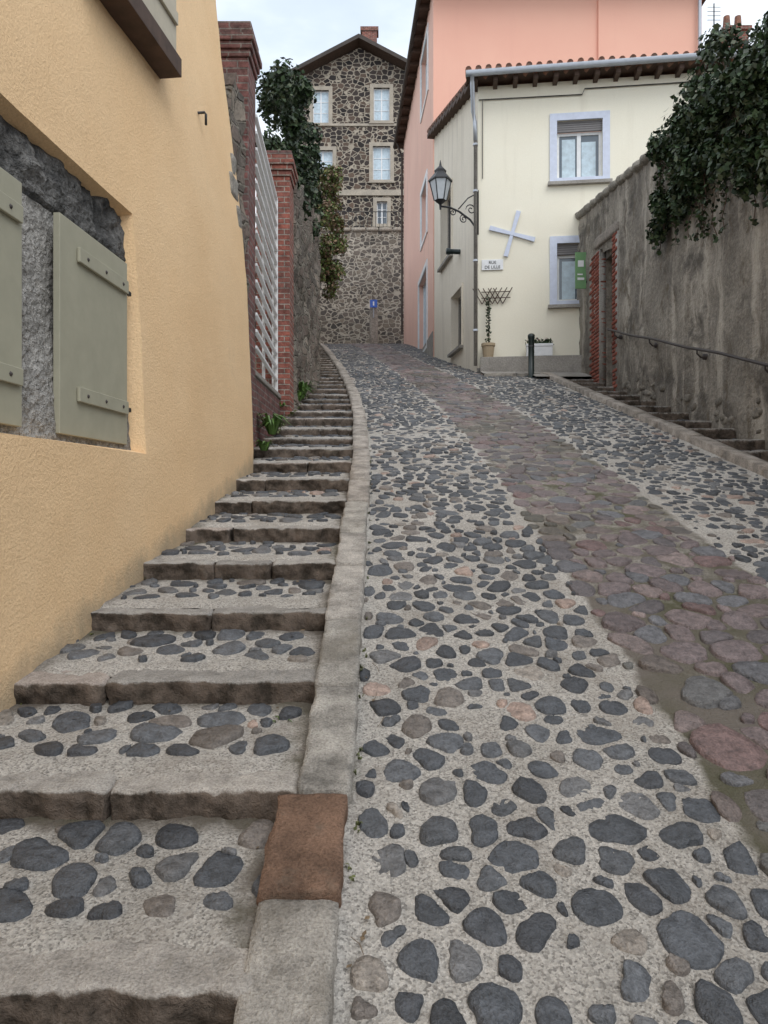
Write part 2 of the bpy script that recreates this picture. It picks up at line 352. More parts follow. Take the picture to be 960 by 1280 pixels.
# kerbs
mb=MB()
def kb(mb,y,L,col,i,w,uc,follow=True,n=(10,30,6),top=0.0):
    ym=y+L/2; x=uc+(float(c(ym)) if follow else 0); sl=math.atan((Gf(y+L)-Gf(y))/L); Ls=L/math.cos(sl)-.006
    yaw=math.atan(-(float(c(ym+.2)-c(ym-.2))/.4)) if follow else 0
    mb.block((x+random.uniform(-.008,.008),ym,Gf(ym)+top-.14*math.cos(sl)+random.uniform(-.006,.006)),(w*random.uniform(.97,1.04),Ls,.28),yaw+random.uniform(-.01,.01),sl,'kerb',col,n=n if ym<6 else (3,6,2),amp=.009,p=26,seed=i)
i=0
fixed=[(-2,.7),(-1.3,.65),(-.65,.6),(-.05,.6),(.55,.6),(1.15,.69),(1.84,.38),(2.22,.62),(2.84,.6),(3.44,.7),(4.14,.55),(4.69,.76)]
for y,L in fixed:
    col=random.choice([(.36,.335,.30),(.40,.37,.335),(.33,.31,.28)])
    if y==1.84: col=(.185,.115,.08)
    kb(mb,y,L,col,i,.20 if y<2.2 else .165,-.205 if y<2.2 else -.18); i+=1
y=5.45
while y<33:
    L=random.uniform(.5,.8); g=random.uniform(.9,1.15); kb(mb,y,L,(.39*g,.35*g,.31*g),i,.165,-.18); y+=L; i+=1
mb.obj('kerb',smooth=True)
mb=MB(); y=-2.0
while y<15:
    L=random.uniform(.6,.95); g=random.uniform(.9,1.15); kb(mb,y,L,(.36*g,.32*g,.28*g),i,.16,3.35,False,(4,8,4),.03); y+=L; i+=1
mb.obj('kerb',smooth=True)

# ---------------------------------------------------------------- stairs
PIT=.65; Y0=1.56
def wallx(y):
    return float(np.interp(y,[-3,2.8,4.2,5,6.7,7.4,10.3,14,20,25,33],[-1.62,-1.43,-1.34,-1.24,-1.21,-1.26,-1.27,-1.27,-1.9,-2.5,-3.6]))
def stairs(name,xl,xr,n0,n1,detail=8.0,top=0.0,sl=.11):
    mbk=MB(); mbt=MB(); mbc=MB()
    for n in range(n0,n1):
        yn=Y0+PIT*n; zn=Gf(yn)+top+random.uniform(-.008,.008); hi=yn<detail
        a,b=xl(yn)-.06,xr(yn)+.02; xs=[a]
        while xs[-1]<b-.05:
            w=random.uniform(.30,.72)
            if b-(xs[-1]+w)<.25: w=b-xs[-1]
            xs.append(min(xs[-1]+w,b))
        for i in range(len(xs)-1):
            g=random.uniform(.85,1.12); col=random.choice([(.37,.345,.315),(.34,.32,.295),(.39,.36,.325),(.37,.32,.285)])
            if n==0 and i==0: col=(.36,.27,.25)
            dy=random.uniform(.17,.23); w=xs[i+1]-xs[i]
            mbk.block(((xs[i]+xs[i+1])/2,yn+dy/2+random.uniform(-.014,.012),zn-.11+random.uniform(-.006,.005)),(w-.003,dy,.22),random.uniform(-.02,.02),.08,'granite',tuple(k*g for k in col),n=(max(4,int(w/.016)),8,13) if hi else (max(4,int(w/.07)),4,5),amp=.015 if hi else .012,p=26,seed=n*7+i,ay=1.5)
        nx=60 if (hi and yn<4.5) else 26 if hi else 6; ny=26 if (hi and yn<4.5) else 14 if hi else 4; V=[];C=[]
        for jy in range(ny+1):
            yy=yn+.08+(PIT-.02)*jy/ny
            for ix in range(nx+1):
                xx=a+(b-a)*ix/nx
                V.append((xx,yy,zn-.003+sl*(yy-yn)+.008*nz(xx,yy,n,7)+.004*nz(xx,yy,n,20)-.03*max(0,1-(yy-yn)/.15)))
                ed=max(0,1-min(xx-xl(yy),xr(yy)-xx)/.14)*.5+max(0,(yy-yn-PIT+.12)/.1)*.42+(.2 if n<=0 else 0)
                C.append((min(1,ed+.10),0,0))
        F=np.array([[i*(nx+1)+j,i*(nx+1)+j+1,(i+1)*(nx+1)+j+1,(i+1)*(nx+1)+j] for i in range(ny) for j in range(nx)])
        mbt.arr(np.array(V),F,np.array(C),'mortar')
        if yn<16:
            sc_=random.uniform(.9,1.1)
            cobbles(mbc,a+.07,b-.03,yn+.21,yn+PIT-.01,.125*sc_,.098,lambda x,y,zn=zn,yn=yn:(x,y,zn-.002+sl*(y-yn)),GREY,gap=.013,shr=(.78,1.04),A=18,H=.013,wt=.5,drop=.03,el=.4)
        mbt.wbox(a,b,yn+.1,yn+PIT+.06,zn-.6,zn-.04,'cement')
    e=empty(name)
    mbk.obj('edge_stones',e,True); mbt.obj('treads',e,False); mbc.obj('tread_cobbles',e,True)
stairs('stone_staircase',wallx,lambda y:-.275+float(c(y)),-5,48)
stairs('stone_staircase',lambda y:3.42,lambda y:4.17,-4,21,detail=0,top=-.02,sl=.04)

# ---------------------------------------------------------------- yellow house
e=empty('yellow_house'); mb=MB()
def xw(y,z):
    t_=max(0,z-Gf(y)); base=float(np.interp(y,[-3,2.8,4.2,5,6.75],[-1.62,-1.43,-1.35,-1.27,-1.2]))
    ln=.021*t_*t_ if t_<3.7 else .287+.155*(t_-3.7)*.6
    return base-ln+.012*nz(y,z,5,.9)+.006*nz(y,z,2,4)
OY=(1.5,4.22,1.69,3.06); UY=(3.5,4.9,4.32,6.2)
yl=sorted(set([round(v,3) for v in np.arange(-3,6.75,.12)]+[OY[0],OY[1],UY[0],UY[1],6.75])); zl=sorted(set([round(v,3) for v in np.arange(-1.5,8.5,.12)]+[OY[2],OY[3],UY[2],UY[3]]))
idx={}
def vy(y,z):
    if (y,z) not in idx:
        mb.v.append((xw(y,z),y,z)); mb.c.append((max(0,min(1,1-(z-Gf(y)+.02)/.22)),.5,.5)); idx[(y,z)]=len(mb.v)-1
    return idx[(y,z)]
for i in range(len(yl)-1):
    for j in range(len(zl)-1):
        cy,cz=(yl[i]+yl[i+1])/2,(zl[j]+zl[j+1])/2
        if any(h[0]<cy<h[1] and h[2]<cz<h[3] for h in (OY,UY)): continue
        mb.f.append([vy(yl[i],zl[j]),vy(yl[i+1],zl[j]),vy(yl[i+1],zl[j+1]),vy(yl[i],zl[j+1])]); mb.m.append(mb.mi('yellow'))
mb.obj('street_wall',e,True)
mb=MB()
for h in (OY,UY):
    dp=.085; c4=[(h[0],h[2],.0,.0),(h[1],h[2],-.03,.02),(h[1],h[3],-.03,-.03),(h[0],h[3],0,-.03)]
    for q in range(4):
        p,r=c4[q],c4[(q+1)%4]; n_=24
        for s_ in range(n_):
            A0=[p[k]+(r[k]-p[k])*s_/n_ for k in range(4)];A1=[p[k]+(r[k]-p[k])*(s_+1)/n_ for k in range(4)]
            f=lambda A:(xw(A[0],A[1]),A[0],A[1]); g=lambda A:(xw(A[0],A[1])-dp,A[0]+A[2],A[1]+A[3])
            mb.face([f(A0),f(A1),g(A1),g(A0)],'yellow')
    na,nb=110,60
    base=len(mb.v)
    for a in range(na+1):
        for b in range(nb+1):
            y_=h[0]+(h[1]-h[0])*a/na; z_=h[2]+(h[3]-h[2])*b/nb
            edge=2.76+.02*nz(y_,0,0,6); rock=max(0,min(1,(z_-edge)/.03))
            jb=abs(((y_-1.9)%1.32)-.66)<.03 if rock>.5 else False
            mb.v.append((xw(y_,z_)-dp+.006+.026*nz(y_,z_,1,5)*(.4+rock)+.022*nz(y_,z_,1,14)*(.3+rock)+.010*nz(y_,z_,1,34)+.022*rock-(.02 if jb else 0),y_,z_)); mb.c.append((0,.4,.4))
    for a in range(na):
        for b in range(nb):
            i=base+a*(nb+1)+b; zc=h[2]+(h[3]-h[2])*(b+.5)/nb; yc=h[0]+(h[1]-h[0])*(a+.5)/na
            mb.f.append([i,i+nb+1,i+nb+2,i+1]); mb.m.append(mb.mi('greystone' if zc>2.765+.02*nz(yc,0,0,6) else 'concrete'))
prof=[(xw(6.75,z),6.75,z) for z in zl if z<=8.35]; z1=8.35
mb.face([(-7,6.75,-1.5)]+prof+[(-7,6.75,z1)],'yellow')
mb.face([(-7,-3,-1.5),(-7,-3,z1),(xw(-3,z1),-3,z1),(xw(-3,-1.5),-3,-1.5)],'yellow')
mb.wbox(-7.2,-2.0,-3.2,6.9,8.36,8.5,'tile')
mb.obj('window_reveals_and_gable',e)
FS=Fr((xw(2.0,2.2),2.0),(xw(4.1,2.2),4.1)); o_=-.05
mb=MB()
def shutter(a0,a1,b0,b1):
    mb.box(FS,a0,a1,b0,b1,o_-.02,o_+.012,'shutter')
    for zq in (b0+.20,b1-.14):
        mb.box(FS,a0+.16,a1-.02,zq-.035,zq+.035,o_+.014,o_+.030,'shutter')
        for q in (.12,.5,.9): mb.tube([FS.P(a0+.18+(a1-a0-.22)*q,zq,o_+.030),FS.P(a0+.18+(a1-a0-.22)*q,zq,o_+.036)],.008,'rust',6)
shutter(1.36,2.11,1.735,2.74); shutter(.1,1.05,1.735,2.74)
for zq in (1.93,2.58): mb.box(FS,2.105,2.15,zq-.012,zq+.012,o_,o_+.02,'iron')
mb.obj('shutters',e,bevel=.004)
mb=MB()
FU=Fr((xw(3.5,4.6),3.5),(xw(4.9,4.6),4.9))
mb.box(FU,.25,1.36,4.18,4.30,-.1,.20,'wood'); mb.box(FU,.25,1.34,4.302,6.1,-.05,-.01,'beige')
mb.box(FU,.62,1.345,4.303,6.1,.0,.17,'beige')
mb.box(FU,.66,1.33,4.50,4.58,.172,.19,'beige')
mb.obj('upper_shutter',e,bevel=.004)
mb=MB(); hx=xw(5.62,4.35)
mb.tube([(hx-.02,5.62,4.36),(hx+.05,5.62,4.365),(hx+.06,5.62,4.35),(hx+.06,5.62,4.27)],.010,'iron',6)
mb.obj('wall_hook',e,True)
mb=MB()
for zq,L in ((3.95,.15),(4.2,.28),(4.42,.15)):
    mb.block((xw(6.7,zq)-.11,6.7-L/2+.05,zq),(.24,L,.22),0,0,'plainstone',(.28,.26,.23),6,.01,8)
mb.obj('corner_quoins',e,True)

# ---------------------------------------------------------------- left brick pillars, gate, stone wall
def pillar(name,x0,x1,y0,y1,zb,zt,k):
    e=empty(name); mb=MB()
    mb.wbox(x0,x1,y0,y1,zb,zt,k); mb.obj('shaft',e,bevel=.008)
    mb=MB(); h=.07
    for i,(d) in enumerate((.02,.04,.06,.04)): mb.wbox(x0-d,x1+d,y0-d,y1+d,zt+.002+i*h,zt+(i+1)*h,k)
    mb.wbox(x0-.03,x1+.03,y0-.03,y1+.03,zt+.001+4*h,zt+4*h+.06,'brickd'); mb.obj('corbelled_cap',e,bevel=.01)
pillar('brick_pillar',-1.75,-1.32,7.2,7.6,1.0,5.72,'brickd')
pillar('brick_pillar',-1.72,-1.27,9.95,10.4,1.5,5.75,'brick')
def rwall(name,pts,zbot,ztop,th,k,seed=0,amp=.07):
    mb=MB(); n=len(pts)
    segs=[]
    for i in range(n-1):
        p,q=Vector(pts[i]),Vector(pts[i+1]); L=(q-p).length; m=max(1,int(L/.10))
        for s_ in range(m): segs.append(p+(q-p)*s_/m)
    segs.append(Vector(pts[-1])); nh=36; N=len(segs)
    for side in (0,1):
        base=len(mb.v)
        for i,p in enumerate(segs):
            d=(segs[min(i+1,N-1)]-segs[max(i-1,0)]).normalized(); nr=Vector((-d.y,d.x))
            zt=ztop(p.y)+.08*nz(p.x,p.y,seed,2.5); zb=zbot(p.y)
            for j in range(nh+1):
                z=zb+(zt-zb)*j/nh; off=(th if side else 0)+.05*nz(p.x+side,p.y,z,1.7)+amp*nz(p.x,p.y,z,4.5)
                x,y=p.x+nr.x*off,p.y+nr.y*off
                mb.v.append((x,y,z)); mb.c.append((.4,.4,.4))
        for i in range(N-1):
            for j in range(nh):
                a=base+i*(nh+1)+j; mb.f.append([a,a+nh+1,a+nh+2,a+1]); mb.m.append(mb.mi(k))
        if side:
            o=N*(nh+1)
            for i in range(N-1):
                a=i*(nh+1)+nh; mb.f.append([a,a+nh+1,a+nh+1+o,a+o]); mb.m.append(mb.mi(k))
            for i in (0,N-1):
                for j in range(nh):
                    a=i*(nh+1)+j; mb.f.append([a,a+1,a+1+o,a+o]); mb.m.append(mb.mi(k))
    return mb.obj(name,None,True)
rwall('stone_wall',[(-1.38,6.78),(-1.35,7.22)],lambda y:1.0,lambda y:5.35,.4,'darkwall')
rwall('stone_wall',[(-1.27,10.37),(-1.25,12),(-1.25,14),(-1.9,20),(-2.5,25),(-3.7,34.5)],lambda y:Gf(y)-.4,lambda y:float(np.interp(y,[10,14,35],[5.9,6.75,12.5])),.5,'darkwall',amp=.10)
e=empty('brick_base_wall'); mb=MB(); mb.wbox(-1.62,-1.40,7.6,9.95,.9,2.75,'brickd')
mb.wbox(-1.65,-1.38,7.6,9.95,2.752,2.81,'cement'); mb.obj('courses_and_cap',e,bevel=.01)
e=empty('white_metal_gate'); mb=MB()
GF=Fr((-1.335,7.63),(-1.44,9.9))
for i in range(15):
    z=2.98+i*.172
    mb.box(GF,.06,GF.L-.06,z,z+.035,-.02,.02,'white')
for a in (.0,1.1,GF.L-.06): mb.box(GF,a,a+.06,2.83,5.50,-.055,-.022,'white')
mb.box(GF,GF.L-.055,GF.L-.005,2.83,5.42,-.02,.022,'white')
mb.obj('bars_and_posts',e,bevel=.006)

# ---------------------------------------------------------------- right wall
e=empty('garden_wall')
def rt(y): return float(np.interp(y,[-3,10.5,15.8],[3.4,6.58,7.4]))
mb=MB(); D=(13.4,14.2)
yl=sorted(set([round(v,3) for v in np.arange(-3,15.81,.12)]+[D[0],D[1],15.8]))
def rx(y,z): 
    k_=.35 if 13.0<y<14.9 else 1
    return 4.15+k_*(.045*nz(y,z,8,.8)+.04*nz(y,z,4,3)+.018*nz(y,z,4,9))
nh=44
def zz(y,j): return Gf(y)-.4+(rt(y)+.05*nz(y,0,3,2)-Gf(y)+.4)*j/nh
for i in range(len(yl)-1):
    for j in range(nh):
        ym=(yl[i]+yl[i+1])/2
        if D[0]<ym<D[1] and zz(ym,j+.5)<Gf(ym)+2.45: continue
        q=[(yl[i],zz(yl[i],j)),(yl[i+1],zz(yl[i+1],j)),(yl[i+1],zz(yl[i+1],j+1)),(yl[i],zz(yl[i],j+1))]
        mb.face([(rx(*p),*p) for p in q],'oldgrey')
me_o=mb.obj('rendered_face',e,True)
bm=bmesh.new(); bm.from_mesh(me_o.data); bmesh.ops.remove_doubles(bm,verts=bm.verts,dist=.001); bm.to_mesh(me_o.data); bm.free()
mb=MB()
for (a,b) in ((-3,13.4),(14.2,15.8)):
    pts=[(4.27,a,Gf(a)-.5),(4.27,b,Gf(b)-.5),(4.27,b,rt(b)-.08),(4.27,a,rt(a)-.08)]; q=[(4.6,*p[1:]) for p in pts]
    mb.face(pts,'oldgrey'); mb.face(q,'oldgrey')
    for k in range(4): mb.face([pts[k],pts[(k+1)%4],q[(k+1)%4],q[k]],'oldgrey')
mb.face([(4.12,15.8,Gf(15.8)-.4),(4.6,15.8,Gf(15.8)-.4),(4.6,15.8,rt(15.8)),(4.12,15.8,rt(15.8))],'oldgrey')
mb.wbox(4.26,4.6,13.41,14.19,Gf(13.8)+2.4,6.9,'oldgrey')
mb.wbox(4.45,4.5,13.3,14.3,3,6.5,'wood')
mb.obj('wall_core',e)
mb=MB()
y=-3.0; i=0
while y<15.8:
    L=random.uniform(.3,.55); L=min(L,15.85-y)
    if L<.1: break
    ym=y+L/2; g=random.uniform(.8,1.1)
    mb.block((4.36,ym,rt(ym)+.02),(.58,L+.02,.17),0,math.atan((rt(y+L)-rt(y))/L),'plainstone',(.27*g,.25*g,.215*g),5,.03,4,i); y+=L; i+=1
mb.obj('coping_stones',e,True)
mb=MB(); z=Gf(13.3)-.3; i=0
mb.wbox(4.135,4.262,13.08,13.395,Gf(13.3)-.3,Gf(14)+2.55,'cement'); mb.wbox(4.135,4.262,14.205,14.88,Gf(13.3)-.3,Gf(14)+2.55,'cement')
while z<Gf(14)+2.52:
    for (ya,yb) in ((D[1],D[1]+(.52 if i%2 else .66)),(D[0]-(.30 if i%2 else .20),D[0])):
        if random.random()<.03: continue
        n=2 if yb-ya>.4 else 1
        for q in range(n):
            g=random.uniform(.65,1.2); L=(yb-ya)/n; mb.block((4.215,ya+L*(q+.5),z+.034),(.20+random.uniform(-.014,.014),L-.012,.062),0,0,'brickblock',(.27*g,.095*g,.07*g),3,.007,9,i*3+q)
    z+=.072; i+=1
mb.obj('brick_jambs',e,True)
mb=MB(); mb.block((4.2,13.8,Gf(14)+2.66),(.2,1.5,.2),0,.1,'plainstone',(.27,.24,.21),6,.015,8); mb.obj('lintel',e,True)
mb=MB()
for i in range(90):
    y=random.uniform(0,13.0); z=Gf(y)+random.uniform(0,.45)*random.random()+.02
    g=random.uniform(.7,1.2); mb.block((4.165,y,z),(.08,random.uniform(.08,.22),random.uniform(.05,.11)),0,random.uniform(-.2,.3),'plainstone',(.22*g,.20*g,.17*g),3,.02,4,i)
mb.obj('exposed_stones',e,True)
e=empty('handrail'); mb=MB()
pts=[(4.10,13.5,4.50)]+[(4.02,y,4.47+(y-13.4)*.29+.01*math.sin(y*3)) for y in np.arange(13.3,1,-.5)]
mb.tube(pts,.019,'rust',8)
for y in np.arange(12.9,1.5,-1.7):
    z=4.47+(y-13.4)*.29; mb.tube([(4.16,y,z-.10),(4.07,y,z-.11),(4.02,y,z-.06),(4.02,y,z)],.011,'rust',6); mb.tube([(4.165,y,z-.10),(4.10,y,z-.10)],.04,'rust',8)
mb.obj('rail_and_brackets',e,True)
e=empty('green_sign'); mb=MB(); FG=Fr((3.90,15.1),(4.15,15.1))
mb.box(FG,.0,.22,5.68,6.42,0,.03,'green'); mb.box(FG,.05,.17,6.12,6.25,.032,.036,'white'); mb.box(FG,.04,.18,5.85,5.90,.032,.036,'white'); mb.box(FG,.04,.15,5.95,5.98,.032,.036,'white')
mb.box(FG,.22,.27,6.3,6.34,0,.02,'iron'); mb.box(FG,.22,.27,5.8,5.84,0,.02,'iron'); mb.obj('panel',e,bevel=.006)

# ---------------------------------------------------------------- windows helper
def window(mb,F,h,dep=.12,sur=None,sw=.1,glass='glass',roller=False,fr='white',mull=True,bars=0,sill=None,fw=.05):
    a0,a1,b0,b1=h
    if sur:
        mb.box(F,a0-sw,a0,b0-sw*.6,b1+sw,-.01,.035,sur); mb.box(F,a1,a1+sw,b0-sw*.6,b1+sw,-.01,.035,sur)
        mb.box(F,a0,a1,b1,b1+sw,-.01,.033,sur); mb.box(F,a0,a1,b0-sw*.6,b0,-.01,.033,sur)
    if sill: mb.box(F,a0-sw-.04,a1+sw+.04,b0-sw*.6-.07,b0-sw*.6-.002,-.01,.10,sill)
    bt=b1
    if roller:
        bt=b1-.18*(b1-b0); mb.box(F,a0,a1,bt,b1,-.1,-.04,'greyroll')
        for q in range(1,5): mb.box(F,a0,a1,bt+(b1-bt)*q/5-.003,bt+(b1-bt)*q/5+.003,-.04,-.036,'dark')
    d=-dep
    mb.box(F,a0,a0+fw,b0,bt,d-.04,d+.02,fr); mb.box(F,a1-fw,a1,b0,bt,d-.04,d+.02,fr)
    mb.box(F,a0+fw,a1-fw,b0,b0+fw,d-.04,d+.018,fr); mb.box(F,a0+fw,a1-fw,bt-fw,bt,d-.04,d+.018,fr)
    am=(a0+a1)/2
    if mull: mb.box(F,am-fw*.7,am+fw*.7,b0+fw,bt-fw,d-.03,d+.016,fr)
    for q in range(bars):
        zq=b0+(bt-b0)*(q+1)/(bars+1); mb.box(F,a0+fw,a1-fw,zq-.015,zq+.015,d-.02,d+.012,fr)
    mb.face([F.P(a0,b0,d-.01),F.P(a1,b0,d-.01),F.P(a1,bt,d-.01),F.P(a0,bt,d-.01)],glass)

# ---------------------------------------------------------------- cream house
e=empty('cream_house')
FF=Fr((2.03,16.0),(7.9,15.3)); FSd=Fr((1.40,20.6),(2.03,16.0))
def fpx(px):
    k=(px-480)/924; o,u=FF.o,FF.u; return (k*o.y-o.x)/(u.x-k*u.y)
ZE=10.30
def zat(px,py): a=fpx(px); y=FF.P(a,0).y; return EYE+(620-py)/924*y
up=(fpx(696),fpx(753),zat(725,222),zat(725,150)); lo=(fpx(696),fpx(753),zat(716,376),zat(716,304))
mb=MB(); mb.wall(FF,0,FF.L,2.0,ZE,[up,lo],.16,'cream')
def spx(px): k=(px-480)/924; o,u=FSd.o,FSd.u; return (k*o.y-o.x)/(u.x-k*u.y)
def szat(px,py): y=FSd.P(spx(px),0).y; return EYE+(620-py)/924*y
s1=(spx(552),spx(565),szat(558,326),szat(558,240)); s2=(spx(565),spx(578),szat(571,436),szat(571,366))
mb.wall(FSd,0,FSd.L,3.0,ZE,[s1,s2],.22,'cream2')
P0,P1=FSd.P(0,ZE),FSd.P(FSd.L,ZE); mb.face([P0,P1,P0+Vector((0,0,1.15))],'cream2')
mb.face([FF.P(FF.L,2),(8.3,20.6,2),(8.3,20.6,ZE+1.1),FF.P(FF.L,ZE)],'cream')
mb.obj('walls',e)
mb=MB(); window(mb,FF,up,.13,'bluew',.15,roller=True,sill='cement',fw=.06); window(mb,FF,lo,.13,'bluew',.15,roller=True,sill='cement',fw=.06)
window(mb,FSd,s1,.18,'cream2',.06,glass='dark',fr='cement',mull=False,sill='cement'); window(mb,FSd,s2,.18,'cream2',.06,glass='dark',fr='cement',mull=False,sill='cement')
for h in (up,lo):
    a0,a1,b0,b1=h; mb.box(FF,a0+.12,a0+.42*(a1-a0),b0+.07,b0+.72*(b1-b0),-.139,-.137,'curtain'); mb.box(FF,a0+.56*(a1-a0),a1-.12,b0+.07,b0+.66*(b1-b0),-.139,-.137,'curtain')
mb.obj('windows',e)
mb=MB(); mb.box(FF,-.02,FF.L,2.4,Gf(16)+.05,.0,.06,'cement'); mb.box(FF,.05,2.6,2.4,Gf(16)+.24,.06,.30,'cement'); mb.obj('plinth',e,bevel=.01)
mb=MB(); N=int((FF.L+.3)/.035); V=[];rows=14
for j in range(rows+1):
    for i in range(N+1):
        a=-.22+i*.035; w=.38-5.2*j/rows*1.0; ph=a/.21*2*math.pi
        P=FF.P(a,ZE+.10+.25*(-w+.3)+.045*math.sin(ph),w); V.append(tuple(P))
F=np.array([[j*(N+1)+i,j*(N+1)+i+1,(j+1)*(N+1)+i+1,(j+1)*(N+1)+i] for j in range(rows) for i in range(N)])
mb.arr(np.array(V),F,np.full((len(V),3),.4),'tile')
o=mb.obj('tiled_roof',e,True); s_=o.modifiers.new('t','SOLIDIFY'); s_.thickness=.025
mb=MB()
a=-.2
while a<FF.L:
    mb.tube([FF.P(a,ZE+.15+.0,.44+random.uniform(-.02,.02)),FF.P(a,ZE+.28,-.1)],.065,'tile',10); a+=.21
for j in range(15):
    q=FSd.L*(1-j/15); z=ZE+.14+.25*(FSd.L-q)
    mb.tube([FSd.P(q,z,.12),FSd.P(q-.4,z+.12,.12)],.09,'tile',8,.075)
mb.obj('ridge_and_eave_tiles',e,True)
mb=MB()
for a in np.arange(-.05,FF.L,.42): mb.box(FF,a-.045,a+.045,ZE-.08,ZE+.07,-.05,.36,'wood')
mb.box(FF,-.25,FF.L,ZE+.072,ZE+.095,-.1,.42,'wood')
for j in range(12):
    q=FSd.L*(1-j/12.); z=ZE+.05+.25*(FSd.L-q); mb.box(FSd,q-.4,q,z-.02,z+.08,-.02,.2,'wood')
mb.obj('rafters',e)
mb=MB(); mb.tube([FF.P(-.25,ZE+.045,.46),FF.P(FF.L,ZE+.09,.46)],.065,'zinc',12)
mb.tube([FF.P(-.12,ZE+.02,.46),FF.P(-.12,ZE-.15,.42),FF.P(-.10,ZE-.6,.12),FF.P(-.06,ZE-.8,.07),FF.P(-.05,ZE-1.2,.07)],.045,'zinc',10)
mb.tube([FF.P(-.05,ZE-1.2,.07),FF.P(-.05,Gf(16)+.1,.07)],.04,'cement',10)
for z in (5,6.5,8,9.0): mb.tube([FF.P(-.05,z,.07),FF.P(-.05,z+.04,.07)],.055,'zinc',10)
mb.tube([FF.P(.02,ZE-.3,.03),FF.P(2.2,ZE-.32,.03),FF.P(2.25,ZE-.2,.03),FF.P(FF.L,ZE-.2,.03)],.012,'dark',5)
mb.tube([FF.P(.1,ZE-.32,.03),FF.P(.1,8.3,.03)],.010,'cement',5)
mb.obj('gutter_and_downpipe',e,True)
mb=MB(); a=spx(575); z=szat(575,315); mb.tube([FSd.P(a,z,-.05),FSd.P(a,z,.30)],.06,'dgreen',12); mb.tube([FSd.P(a,z,.24),FSd.P(a,z,.33)],.075,'dgreen',12); mb.obj('vent_pipe',e,True)
# lamp
e=empty('street_lamp'); mb=MB(); lx,lyy=1.20,15.75
Wp=Vector((2.0,15.97,0)); Dv=Vector((lx,lyy,0))-Wp; Dn=Dv.normalized(); LL=Dv.length
def BP(t,z): return Wp+Dn*t+Zv*z
mb.tube([BP(-.02,8.05),BP(-.02,7.10)],.028,'iron',8)
mb.tube([BP(0,7.22),BP(.15,7.40),BP(.4,7.55),BP(.62,7.62),BP(LL,7.62)],.022,'iron',8)
mb.tube([BP(0,7.98),BP(.2,7.86),BP(.42,7.60)],.014,'iron',6)
def scroll(cx,cz,r,s0,turns=1.4,sg=1): mb.tube([BP(cx+sg*r*(1-t*.8)*math.cos(s0+t*turns*6.28),cz+r*(1-t*.8)*math.sin(s0+t*turns*6.28)) for t in np.linspace(0,1,22)],.012,'iron',6)
scroll(.13,7.62,.12,0); scroll(.30,7.40,.09,2,sg=-1); scroll(.55,7.52,.08,1)
mb.tube([BP(LL,7.55),BP(LL,7.70)],[.02,.03],'iron',8)
mb.obj('wall_bracket',e,True)
mb=MB(); cx,cy_=BP(LL,0).x,BP(LL,0).y
def ring(r,z): return [(cx+r*math.cos(math.pi/3*i),cy_+r*math.sin(math.pi/3*i),z) for i in range(6)]
def shell(a,b,k):
    A,B=ring(*a),ring(*b)
    for i in range(6): mb.face([A[i],A[(i+1)%6],B[(i+1)%6],B[i]],k)
shell((.03,7.66),(.13,7.74),'iron'); shell((.13,7.742),(.225,8.14),'lampglass'); shell((.26,8.14),(.26,8.17),'iron'); shell((.26,8.17),(.12,8.33),'iron'); shell((.12,8.33),(.13,8.38),'iron'); shell((.13,8.38),(.03,8.48),'iron')
mb.face(ring(.26,8.14),'iron')
A,B=ring(.13,7.742),ring(.228,8.14)
for i in range(6): mb.tube([A[i],B[i]],.013,'iron',6)
mb.tube([(cx,cy_,8.46),(cx,cy_,8.60)],[.035,.006],'iron',8)
mb.obj('lantern',e)

# decorations
e=empty('wall_cross_decoration'); mb=MB(); ac=fpx(640); zc=zat(640,293)
for ang in (74,163,254,343):
    t_=math.radians(ang)
    def Q(r,s,w): return FF.P(ac+r*math.cos(t_)-s*math.sin(t_),zc+r*math.sin(t_)+s*math.cos(t_),w)
    pts=[(.03,-.035),(.50,-.048),(.50,.048),(.03,.035)]
    f=[Q(r,s,.05) for r,s in pts]; b=[Q(r,s,.02) for r,s in pts]; mb.face(f,'bluew'); mb.face(b,'bluew')
    for i in range(4): mb.face([f[i],f[(i+1)%4],b[(i+1)%4],b[i]],'bluew')
mb.tube([FF.P(ac,zc,0),FF.P(ac,zc,.055)],.045,'bluew',12); mb.obj('arms',e)
e=empty('street_name_sign'); mb=MB(); a0,a1=fpx(602),fpx(629); z0,z1=zat(615,338),zat(615,325)
mb.box(FF,a0,a1,z0,z1,.01,.03,'white'); mb.obj('plate',e,bevel=.004)
for tx,zq in (('RUE',z1-.095),('DE LILLE',z0+.03)):
    cu_=bpy.data.curves.new('txt','FONT'); cu_.body=tx; cu_.size=.09; cu_.align_x='CENTER'; cu_.extrude=.001; cu_.materials.append(M['iron'])
    o=bpy.data.objects.new('lettering',cu_); S.collection.objects.link(o); o.parent=e; o.location=FF.P((a0+a1)/2,zq,.034); o.rotation_euler=(math.pi/2,0,math.atan2(FF.u.y,FF.u.x))
e=empty('garden_trellis'); mb=MB(); ac=fpx(619); z0=zat(619,385)
for i in range(5):
    for sg in (1,-1):
        x=-.28+i*.11
        mb.tube([FF.P(ac+x,z0+.08,.04+.01*sg),FF.P(ac+x+sg*.2,z0+.42,.04+.01*sg)],.010,'wood',5)
mb.tube([FF.P(ac-.3,z0+.2,.06),FF.P(ac+.32,z0+.2,.06)],.01,'wood',5); mb.tube([FF.P(ac-.3,z0+.33,.06),FF.P(ac+.32,z0+.33,.06)],.01,'wood',5)
mb.tube([FF.P(fpx(611),Gf(16)+.5,.15),FF.P(fpx(611),z0+.2,.1)],.012,'wood',6)
mb.obj('lattice',e)
zl_=Gf(16)+.242
